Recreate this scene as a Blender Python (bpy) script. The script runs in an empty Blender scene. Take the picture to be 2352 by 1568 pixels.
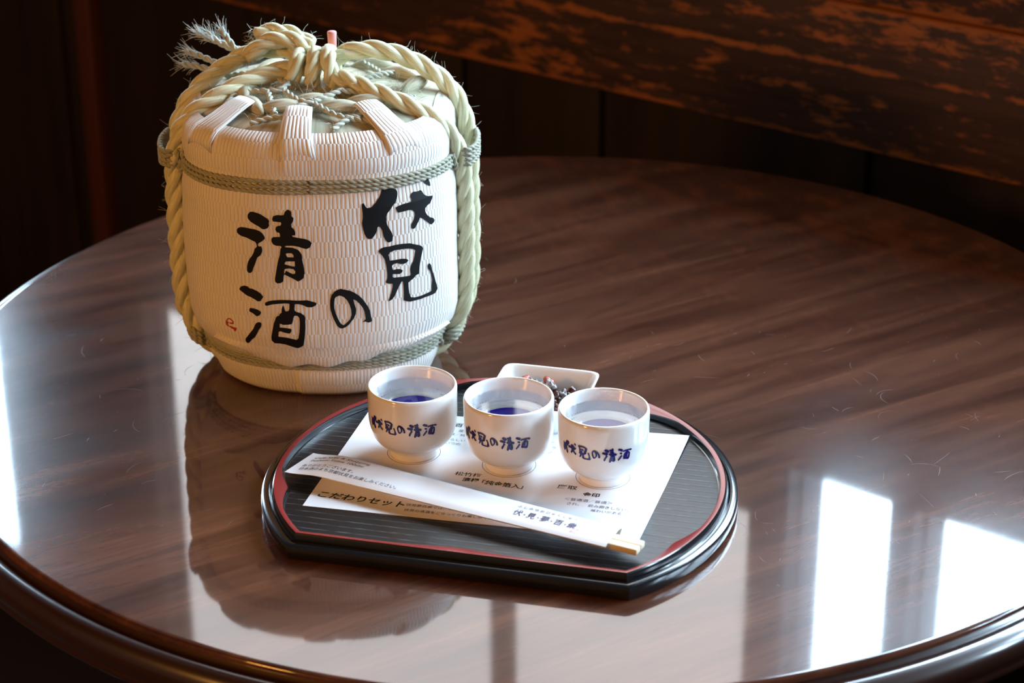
import bpy, bmesh, math, random
from mathutils import Vector, Matrix
from mathutils.geometry import tessellate_polygon
rnd = random.Random(7)
PI = math.pi
S = bpy.context.scene
COL = S.collection
TZ = 0.72                                   # height of the table top above the floor

# ------------------------------------------------------------------ camera
cam_d = bpy.data.cameras.new('camera')
cam = bpy.data.objects.new('camera', cam_d); COL.objects.link(cam)
cam.matrix_world = (Matrix.Translation((-0.02943, -1.47242, 0.68933 + TZ))
                    @ Matrix.Rotation(PI / 2 - 0.42989, 4, 'X') @ Matrix.Rotation(-0.00517, 4, 'Z'))
cam_d.sensor_width = 36; cam_d.lens = 5000 / 2352 * 36
cam_d.clip_start = 0.05; cam_d.clip_end = 30
cam_d.dof.use_dof = True; cam_d.dof.focus_distance = 1.46; cam_d.dof.aperture_fstop = 8.0
S.camera = cam
# ------------------------------------------------------------------ light and exposure
S.view_settings.view_transform = 'Standard'; S.view_settings.look = 'None'
S.view_settings.exposure = 0.0; S.view_settings.gamma = 1.0; S.view_settings.use_curve_mapping = False
WIN_BRIGHT = 41.0                            # daylight behind the clear window panes
WIN_PAPER = 4.7                              # the paper screen lets far less through
DAY = (0.60, 0.80, 1.0)
world = bpy.data.worlds.new('world'); S.world = world; world.use_nodes = True
world.node_tree.nodes['Background'].inputs[0].default_value = (*DAY, 1)
world.node_tree.nodes['Background'].inputs[1].default_value = WIN_BRIGHT
def lamp(name, loc, power, col, size):
    l = bpy.data.lights.new(name, 'POINT'); l.energy = power; l.color = col; l.shadow_soft_size = size
    o = bpy.data.objects.new(name, l); o.location = (loc[0], loc[1], loc[2] + TZ); COL.objects.link(o); return o
lamp('warm_room_lamp', (-1.40, -1.45, 0.80), 56, (1.0, 0.42, 0.07), 0.14)
lamp('warm_room_lamp', (-0.35, -2.0, 1.05), 11, (1.0, 0.52, 0.18), 0.08)
S.cycles.use_denoising = True; S.cycles.sample_clamp_indirect = 40

# ------------------------------------------------------------------ helpers
class MB:
    """collects vertices, faces, uvs and material slots; build() links them as one mesh object"""
    def __init__(s): s.v = []; s.f = []; s.uv = []; s.mi = []
    def add(s, verts, faces, uvs=None, mi=0):
        o = len(s.v); s.v += [tuple(p) for p in verts]
        for k, f in enumerate(faces):
            s.f.append(tuple(i + o for i in f)); s.mi.append(mi)
            s.uv.append(uvs[k] if uvs else [(0, 0)] * len(f))
    def mesh(s, name, mats, smooth=True):
        me = bpy.data.meshes.new(name); me.from_pydata(s.v, [], s.f)
        l = me.uv_layers.new(name='UVMap'); flat = [c for fu in s.uv for p in fu for c in p]
        l.data.foreach_set('uv', flat)
        for m in (mats if isinstance(mats, (list, tuple)) else [mats]): me.materials.append(m)
        me.polygons.foreach_set('material_index', s.mi)
        me.polygons.foreach_set('use_smooth', [smooth] * len(s.f)); me.update()
        return me
    def build(s, name, mats, parent=None, smooth=True, auto=None):
        me = s.mesh(name, mats, smooth)
        if auto is not None and smooth: me.set_sharp_from_angle(angle=math.radians(auto))
        return link(name, me, parent)
def link(name, data, parent=None):
    o = bpy.data.objects.new(name, data); COL.objects.link(o)
    if parent: o.parent = parent
    return o
def tag(o, label=None, cat=None, group=None, kind=None):
    if label: o['label'] = label
    if cat: o['category'] = cat
    if group: o['group'] = group
    if kind: o['kind'] = kind
    return o
def empty(name, loc, rz=0):
    o = bpy.data.objects.new(name, None); COL.objects.link(o); o.location = loc; o.rotation_euler = (0, 0, rz); o.empty_display_size = .02
    return o
def copy_tree(o, parent=None):
    c = o.copy(); COL.objects.link(c); c.parent = parent
    for ch in list(o.children): copy_tree(ch, c)
    return c
def box(mb, x0, x1, y0, y1, z0, z1, fn=None, mi=0, bev=0.0):
    bm = bmesh.new(); bmesh.ops.create_cube(bm, size=1)
    for v in bm.verts:
        v.co = Vector(((x0 + x1) / 2 + v.co.x * (x1 - x0), (y0 + y1) / 2 + v.co.y * (y1 - y0), (z0 + z1) / 2 + v.co.z * (z1 - z0)))
    if bev: bmesh.ops.bevel(bm, geom=list(bm.edges), offset=bev, segments=2, affect='EDGES', profile=.5)
    bm.verts.index_update()
    mb.add([(fn(v.co) if fn else v.co) for v in bm.verts], [[v.index for v in f.verts] for f in bm.faces], mi=mi); bm.free()
def lathe(mb, prof, n=96, cap0=False, cap1=False, mi=0, uvs=1.0):
    vs = []; fs = []; uv = []
    for k in range(n):
        a = 2 * PI * k / n
        for r, z in prof: vs.append((r * math.sin(a), -r * math.cos(a), z))
    m = len(prof)
    for k in range(n):
        k2 = (k + 1) % n
        for j in range(m - 1):
            fs.append((k * m + j, k2 * m + j, k2 * m + j + 1, k * m + j + 1))
            uv.append([(k / n, prof[j][1]), ((k + 1) / n, prof[j][1]), ((k + 1) / n, prof[j + 1][1]), (k / n, prof[j + 1][1])])
    if cap0: fs.append(tuple(k * m for k in reversed(range(n)))); uv.append([(0, 0)] * n)
    if cap1: fs.append(tuple(k * m + m - 1 for k in range(n))); uv.append([(0, 0)] * n)
    mb.add(vs, fs, uv, mi)
def catmull(pts, step, closed=False):
    P = [Vector(p) for p in pts]; out = []; n = len(P)
    for i in range(n if closed else n - 1):
        if closed: a, b, c, d = P[(i - 1) % n], P[i], P[(i + 1) % n], P[(i + 2) % n]
        else: a, b, c, d = P[max(i - 1, 0)], P[i], P[i + 1], P[min(i + 2, n - 1)]
        k = max(1, int((c - b).length / step))
        for j in range(k):
            t = j / k
            out.append(.5 * ((2 * b) + (-a + c) * t + (2 * a - 5 * b + 4 * c - d) * t * t + (-a + 3 * b - 3 * c + d) * t ** 3))
    if not closed: out.append(P[-1].copy())
    return out
def frames(P, closed=False):
    n = len(P); T = []
    for i in range(n):
        a = P[(i - 1) % n] if closed or i > 0 else P[i]; b = P[(i + 1) % n] if closed or i < n - 1 else P[i]
        T.append((b - a).normalized())
    up = Vector((0, 0, 1)) if abs(T[0].z) < .9 else Vector((0, 1, 0))
    N = [(up - T[0] * up.dot(T[0])).normalized()]
    for i in range(1, n):
        v = N[-1] - T[i] * N[-1].dot(T[i]); N.append(v.normalized())
    return T, N, [T[i].cross(N[i]) for i in range(n)]
def tube(mb, P, rad, seg=8, closed=False, caps=True, mi=0, su=1.0):
    n = len(P); T, N, B = frames(P, closed); vs = []; fs = []; uv = []; L = [0.0]
    for i in range(1, n): L.append(L[-1] + (P[i] - P[i - 1]).length)
    for i in range(n):
        r = rad(i / (n - 1)) if callable(rad) else rad
        for k in range(seg):
            a = 2 * PI * k / seg; vs.append(P[i] + N[i] * (r * math.cos(a)) + B[i] * (r * math.sin(a)))
    for i in range(n if closed else n - 1):
        i2 = (i + 1) % n; l1 = L[i2] if i2 else L[-1] + .001
        for k in range(seg):
            k2 = (k + 1) % seg
            fs.append((i * seg + k, i * seg + k2, i2 * seg + k2, i2 * seg + k))
            uv.append([(L[i] * su, k / seg), (L[i] * su, (k + 1) / seg), (l1 * su, (k + 1) / seg), (l1 * su, k / seg)])
    if caps and not closed:
        fs.append(tuple(reversed(range(seg)))); uv.append([(0, 0)] * seg)
        fs.append(tuple((n - 1) * seg + k for k in range(seg))); uv.append([(0, 0)] * seg)
    mb.add(vs, fs, uv, mi)
def twisted(mb, pts, R, strands=3, pitch=.05, hand=1, step=None, seg=8, closed=False, rs=None, mi=0, taper=None):
    """a laid rope: strands wound round the path"""
    P = catmull(pts, step or R * .45, closed); n = len(P); T, N, B = frames(P, closed); L = [0.0]
    for i in range(1, n): L.append(L[-1] + (P[i] - P[i - 1]).length)
    tot = L[-1] + ((P[0] - P[-1]).length if closed else 0)
    turns = tot / pitch
    if closed: turns = max(1, round(turns))
    r1 = rs or (R * .54 if strands == 3 else R * .56)
    for s in range(strands):
        Q = []
        for i in range(n):
            a = 2 * PI * (hand * L[i] / tot * turns + s / strands)
            Q.append(P[i] + (N[i] * math.cos(a) + B[i] * math.sin(a)) * (R - r1))
        tube(mb, Q, (lambda t: r1 * taper(t)) if taper else r1, seg, closed, mi=mi)
    return P
def fibre(mb, p, d, l, r, curl=.5, mi=0):
    d = Vector(d).normalized(); side = Vector((rnd.uniform(-1, 1), rnd.uniform(-1, 1), rnd.uniform(-1, 1)))
    side = (side - d * side.dot(d)).normalized(); P = []
    for t in (0, .5, 1):
        q = Vector(p) + d * (l * t) + side * (l * curl * t * t); q.z = max(q.z, .001); P.append(q)
    tube(mb, P, lambda t: r * (1 - .55 * t), 3, mi=mi)
def fuzz(mb, P, R, count, lmin, lmax, r=.00012):
    T, N, B = frames(P); n = len(P)
    for _ in range(count):
        i = rnd.randrange(n); a = rnd.uniform(0, 2 * PI); o = N[i] * math.cos(a) + B[i] * math.sin(a)
        d = o * rnd.uniform(.3, 1) + T[i] * rnd.uniform(-1, 1)
        fibre(mb, P[i] + o * R * .8, d, rnd.uniform(lmin, lmax), r, rnd.uniform(.1, .7))

# ------------------------------------------------------------------ materials
def mat(name, base=(.5, .5, .5), rough=.5, spec=.5, **kw):
    m = bpy.data.materials.new(name); m.use_nodes = True; b = m.node_tree.nodes['Principled BSDF']
    b.inputs['Base Color'].default_value = (*base, 1); b.inputs['Roughness'].default_value = rough
    b.inputs['Specular IOR Level'].default_value = spec
    for k, v in kw.items(): b.inputs[k.replace('_', ' ')].default_value = v
    return m
class NT:
    def __init__(s, m): s.t = m.node_tree; s.b = s.t.nodes['Principled BSDF']
    def n(s, typ, **kw):
        x = s.t.nodes.new(typ)
        for k, v in kw.items():
            if hasattr(x, k): setattr(x, k, v)
            else: x.inputs[k.replace('_', ' ')].default_value = v
        return x
    def l(s, a, ao, b, bi): s.t.links.new(a.outputs[ao], b.inputs[bi])
    def coords(s, out='Object', scale=(1, 1, 1), rot=(0, 0, 0)):
        c = s.n('ShaderNodeTexCoord'); m = s.n('ShaderNodeMapping'); m.vector_type = 'TEXTURE'; m.inputs['Scale'].default_value = [1 / q for q in scale]; m.inputs['Rotation'].default_value = rot
        s.l(c, out, m, 'Vector'); return m
    def noise(s, vec, scale, detail=4, rough=.55, dist=0):
        x = s.n('ShaderNodeTexNoise'); x.inputs['Scale'].default_value = scale; x.inputs['Detail'].default_value = detail
        x.inputs['Roughness'].default_value = rough; x.inputs['Distortion'].default_value = dist; s.l(vec, 'Vector', x, 'Vector'); return x
    def ramp(s, src, out, stops):
        r = s.n('ShaderNodeValToRGB'); e = r.color_ramp.elements
        while len(e) < len(stops): e.new(.5)
        for k, (p, c) in enumerate(stops): e[k].position = p; e[k].color = (*c, 1) if len(c) == 3 else c
        s.l(src, out, r, 'Fac'); return r
    def bump(s, src, out, strength, dist):
        x = s.n('ShaderNodeBump'); x.inputs['Strength'].default_value = strength; x.inputs['Distance'].default_value = dist
        s.l(src, out, x, 'Height'); s.l(x, 'Normal', s.b, 'Normal'); return x
    def mix(s, fac, fo, a, ao, b, bo, mode='MIX', f=None):
        x = s.n('ShaderNodeMix', data_type='RGBA', blend_type=mode)
        if fac is not None: s.l(fac, fo, x, 0)
        else: x.inputs[0].default_value = f
        for (src, o, i) in ((a, ao, 6), (b, bo, 7)):
            if isinstance(src, tuple): x.inputs[i].default_value = (*src, 1)
            else: s.l(src, o, x, i)
        return x
g = lambda v: (v, v, v)
M = {}
# polished table wood: grain along one direction under a clear coat that is worn and hazy in places
m = M['table'] = mat('table_wood', rough=.20, spec=.09, Coat_Weight=1.0, Coat_Roughness=.08, Coat_IOR=1.5); t = NT(m)
cg = t.coords(scale=(1.0, 9.0, 9.0), rot=(0, 0, math.radians(32)))
n1 = t.noise(cg, 3.2, 6, .6, .6); n2 = t.noise(cg, 26, 5, .65)
r1 = t.ramp(n1, 'Fac', [(.32, (.040, .0130, .0075)), (.50, (.080, .028, .0155)), (.68, (.135, .050, .026))])
r2 = t.ramp(n2, 'Fac', [(.3, g(.72)), (.7, g(1.15))])
mx = t.mix(None, None, r1, 'Color', r2, 'Color', 'MULTIPLY', .8); t.l(mx, 2, t.b, 'Base Color')
ch = t.coords(scale=(1.0, 3.2, 3.2), rot=(0, 0, math.radians(30)))
n3 = t.noise(ch, 5.0, 5, .6, .4)
r3 = t.ramp(n3, 'Fac', [(.35, g(.035)), (.60, g(.05)), (.80, g(.085))]); t.l(r3, 'Color', t.b, 'Coat Roughness')
r4 = t.ramp(n3, 'Fac', [(.3, g(.18)), (.75, g(.27))]); t.l(r4, 'Color', t.b, 'Roughness')
m = M['table_edge'] = mat('table_edge_wood', (.028, .009, .005), .3, .5, Coat_Weight=1.0, Coat_Roughness=.12)
M['scratch'] = mat('scratched_polish', (.16, .125, .12), .5, .3)
# woven straw mat of the barrel: staggered upright ribs
m = M['mat'] = mat('woven_straw_mat', (.80, .75, .69), .62, .3); t = NT(m)
def mth(op, x, y=None):
    q = t.n('ShaderNodeMath', operation=op)
    for i, v in ((0, x), (1, y)):
        if v is None: continue
        if isinstance(v, (int, float)): q.inputs[i].default_value = v
        else: t.t.links.new(v, q.inputs[i])
    return q.outputs[0]
cu = t.coords('UV'); sx = t.n('ShaderNodeSeparateXYZ'); t.l(cu, 'Vector', sx, 'Vector')
wn = t.noise(cu, 140, 3); wl = t.noise(t.coords('UV', (1, .25, 1)), 330, 2)
row_f = mth('ADD', mth('DIVIDE', sx.outputs[1], .0117), mth('MULTIPLY', wn.outputs['Fac'], .16)); row = mth('FLOOR', row_f); frow = mth('FRACT', row_f)
uu = mth('ADD', mth('DIVIDE', sx.outputs[0], .00285), mth('ADD', mth('MULTIPLY', row, .5), mth('MULTIPLY', wl.outputs['Fac'], .55)))
rib = mth('POWER', mth('ABSOLUTE', mth('SINE', mth('MULTIPLY', uu, PI))), .6)
end = mth('POWER', mth('SINE', mth('MULTIPLY', frow, PI)), .22)
hgt = mth('MULTIPLY', rib, mth('ADD', mth('MULTIPLY', end, .35), .65))
nf = t.noise(t.coords('UV', (1500, 40, 1)), 1.0, 3)
hh = mth('ADD', hgt, mth('MULTIPLY', nf.outputs['Fac'], .35))
bp = t.n('ShaderNodeBump'); bp.inputs['Strength'].default_value = .62; bp.inputs['Distance'].default_value = .0010; t.t.links.new(hh, bp.inputs['Height']); t.l(bp, 'Normal', t.b, 'Normal')
cr = t.n('ShaderNodeValToRGB'); cr.color_ramp.elements[0].color = (.68, .62, .55, 1); cr.color_ramp.elements[1].color = (.82, .775, .72, 1); cr.color_ramp.elements[1].position = .45; t.t.links.new(hgt, cr.inputs[0])
cn = t.ramp(nf, 'Fac', [(.3, g(.92)), (.7, g(1.04))])
mm = t.mix(None, None, cr, 'Color', cn, 'Color', 'MULTIPLY', .7); t.l(mm, 2, t.b, 'Base Color')
def straw(name, c0, c1, rough=.6):
    m = mat(name, c0, rough, .3); t = NT(m); cu = t.coords('UV', (90, 16, 1)); n = t.noise(cu, 1.0, 4, .6, .3)
    r = t.ramp(n, 'Fac', [(.25, c1), (.6, c0), (.85, tuple(min(1, c * 1.2) for c in c0))]); t.l(r, 'Color', t.b, 'Base Color'); t.bump(n, 'Fac', .5, .0006)
    return m
M['rope'] = straw('straw_rope', (.72, .70, .47), (.50, .46, .27))
M['twine'] = straw('grey_straw_twine', (.43, .43, .34), (.24, .23, .16), .7)
M['straw'] = straw('loose_straw', (.56, .53, .39), (.30, .25, .15))
M['pale_twine'] = straw('pale_straw_twine', (.56, .575, .49), (.34, .34, .26), .7)
M['fibre'] = mat('straw_fibre', (.50, .49, .38), .6, .3)
M['frayed'] = mat('frayed_straw', (.52, .54, .48), .7, .3)
M['ink'] = mat('brush_ink', (.006, .006, .007), .55, .25)
M['red_ink'] = mat('red_ink', (.42, .03, .015), .6, .3)
M['pink'] = mat('pink_wood_plug', (.75, .30, .27), .6, .3)
M['porcelain'] = mat('white_porcelain', (.86, .85, .83), .10, .5, Coat_Weight=.6, Coat_Roughness=.04)
M['cobalt'] = mat('cobalt_glaze', (.020, .016, .17), .14, .5)
M['cobalt_floor'] = mat('cobalt_glaze_ring', (.045, .028, .42), .14, .5)
m = M['sake'] = mat('clear_sake', (.97, .99, 1.0), 0.0, .5, Transmission_Weight=1.0, IOR=1.34)
# lacquer
m = M['lacquer'] = mat('black_lacquer', (.008, .0085, .010), .16, .5, Coat_Weight=.5, Coat_Roughness=.08)
m = M['red_lacquer'] = mat('red_lacquer', (.24, .016, .017), .22, .5, Coat_Weight=.3, Coat_Roughness=.1)
m = M['tray_floor'] = mat('black_grained_lacquer', (.006, .0068, .0085), .30, .5); t = NT(m)
ct = t.coords('Object', (1, 1, 1))
wv = t.n('ShaderNodeTexWave', wave_type='BANDS', bands_direction='Y', wave_profile='SIN'); wv.inputs['Scale'].default_value = 46; wv.inputs['Distortion'].default_value = 7.0
wv.inputs['Detail'].default_value = 2; wv.inputs['Detail Scale'].default_value = .06; wv.inputs['Detail Roughness'].default_value = .4
ct2 = t.coords('Object', (.30, 1, 1)); t.l(ct2, 'Vector', wv, 'Vector')
nd = t.noise(t.coords('Object', (120, 700, 1)), 1.0, 2)
rw = t.ramp(wv, 'Fac', [(.90, g(0)), (.98, g(1))]); rd = t.ramp(nd, 'Fac', [(.42, g(.05)), (.66, g(.8))])
gr = t.mix(None, None, rw, 'Color', rd, 'Color', 'MULTIPLY', 1.0)
gc = t.mix(gr, 2, (.006, .0065, .008), None, (.11, .115, .115), None); t.l(gc, 2, t.b, 'Base Color'); t.bump(rw, 'Color', .25, .0002).invert = True
M['paper'] = mat('white_paper', (.86, .86, .88), .7, .25)
M['print'] = mat('printed_ink', (.012, .012, .016), .6, .2)
M['grey_print'] = mat('grey_printed_ink', (.16, .16, .20), .6, .2)
M['pink_print'] = mat('faded_pink_seal_ink', (.80, .45, .52), .6, .2)
M['violet_print'] = mat('violet_grey_ink', (.10, .10, .17), .6, .2)
m = M['chop'] = mat('pale_wood', (.80, .66, .46), .6, .3); t = NT(m); nn = t.noise(t.coords('Object', (20, 400, 400)), 1, 3)
rr = t.ramp(nn, 'Fac', [(.3, (.70, .55, .36)), (.7, (.84, .71, .52))]); t.l(rr, 'Color', t.b, 'Base Color')
# old wall boards: dark stain, worn through to orange wood in streaks along the board
m = M['board'] = mat('worn_dark_board', rough=.55, spec=.25); t = NT(m)
ROTW = math.radians(-142)
base_n = t.noise(t.coords('Object', (3, 30, 40)), 1.4, 6, .65, .4)
rb = t.ramp(base_n, 'Fac', [(.30, (.032, .020, .019)), (.55, (.062, .032, .026)), (.75, (.11, .046, .028))])
chip = t.noise(t.coords('Object', (22, 50, 90)), 1.0, 6, .72, .2); patch = t.noise(t.coords('Object', (3.2, 6, 11)), 1.0, 3, .6, .3)
so = t.n('ShaderNodeTexCoord'); sz = t.n('ShaderNodeSeparateXYZ'); t.l(so, 'Object', sz, 'Vector')
def band(z0, w, amt):
    q = t.n('ShaderNodeMapRange', interpolation_type='SMOOTHSTEP'); d = t.n('ShaderNodeMath', operation='ABSOLUTE'); s_ = t.n('ShaderNodeMath', operation='SUBTRACT'); s_.inputs[1].default_value = z0
    t.l(sz, 'Z', s_, 0); t.l(s_, 0, d, 0); t.l(d, 0, q, 'Value'); q.inputs['From Min'].default_value = 0; q.inputs['From Max'].default_value = w; q.inputs['To Min'].default_value = amt; q.inputs['To Max'].default_value = 0; return q
def addm(a, ao, b_, bo, m=1.0):
    q = t.n('ShaderNodeMath', operation='MULTIPLY_ADD'); t.l(b_, bo, q, 0); q.inputs[1].default_value = m; t.l(a, ao, q, 2); return q
w1 = addm(chip, 'Fac', patch, 'Fac', .62)
w2 = addm(w1, 0, band(-.022, .011, .16), 'Result'); w3 = addm(w2, 0, band(.058, .006, .17), 'Result'); w4 = addm(w3, 0, band(.12, .010, .10), 'Result')
wr = t.ramp(w4, 0, [(.87, g(0)), (.96, g(.85))])
mw = t.mix(wr, 'Color', rb, 'Color', (.40, .130, .035), None); t.l(mw, 2, t.b, 'Base Color'); t.bump(base_n, 'Fac', .3, .0015)
m = M['darkwood'] = mat('dark_stained_wood', rough=.6, spec=.2); t = NT(m); n = t.noise(t.coords('Object', (14, 14, 1.6)), 1.5, 5, .6, .4)
r = t.ramp(n, 'Fac', [(.3, (.013, .0085, .0075)), (.7, (.034, .020, .015))]); t.l(r, 'Color', t.b, 'Base Color')
M['post'] = mat('reddish_post', (.085, .024, .012), .5, .3)
M['plaster'] = mat('earth_plaster', (.07, .05, .035), .9, .1)
M['floor'] = mat('dark_floorboards', (.022, .014, .010), .45, .4)
M['ceiling'] = mat('dark_ceiling', (.05, .035, .025), .9, .1)
def glow(name, col, strength):
    m = bpy.data.materials.new(name); m.use_nodes = True; nt = m.node_tree; nt.nodes.clear()
    e = nt.nodes.new('ShaderNodeEmission'); e.inputs[0].default_value = (*col, 1); e.inputs[1].default_value = strength
    o = nt.nodes.new('ShaderNodeOutputMaterial'); nt.links.new(e.outputs[0], o.inputs[0]); return m
m = M['glass'] = bpy.data.materials.new('window_glass'); m.use_nodes = True; nt = m.node_tree; nt.nodes.clear()
tb = nt.nodes.new('ShaderNodeBsdfTransparent'); tb.inputs[0].default_value = (.97, .98, .98, 1); gb = nt.nodes.new('ShaderNodeBsdfGlossy'); gb.inputs['Roughness'].default_value = .02
mxs = nt.nodes.new('ShaderNodeMixShader'); ou = nt.nodes.new('ShaderNodeOutputMaterial')
mxs.inputs[0].default_value = .07; nt.links.new(tb.outputs[0], mxs.inputs[1]); nt.links.new(gb.outputs[0], mxs.inputs[2]); nt.links.new(mxs.outputs[0], ou.inputs[0])
M['paper_pane'] = glow('daylit_paper_screen', (.97, .98, 1.0), WIN_PAPER)
for k, (c, c2) in {'snack_grey': ((.42, .38, .38), (.10, .06, .055)), 'snack_brown': ((.13, .035, .02), (.05, .012, .008)), 'snack_red': ((.50, .06, .02), (.25, .02, .01))}.items():
    m = M[k] = mat(k.replace('snack', 'dried_snack'), c, .20, .6); t = NT(m); n = t.noise(t.coords('Object', (1, 1, 1)), 420, 4)
    r = t.ramp(n, 'Fac', [(.38, c2), (.62, c)]); t.l(r, 'Color', t.b, 'Base Color'); t.bump(n, 'Fac', .5, .0015)
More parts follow.
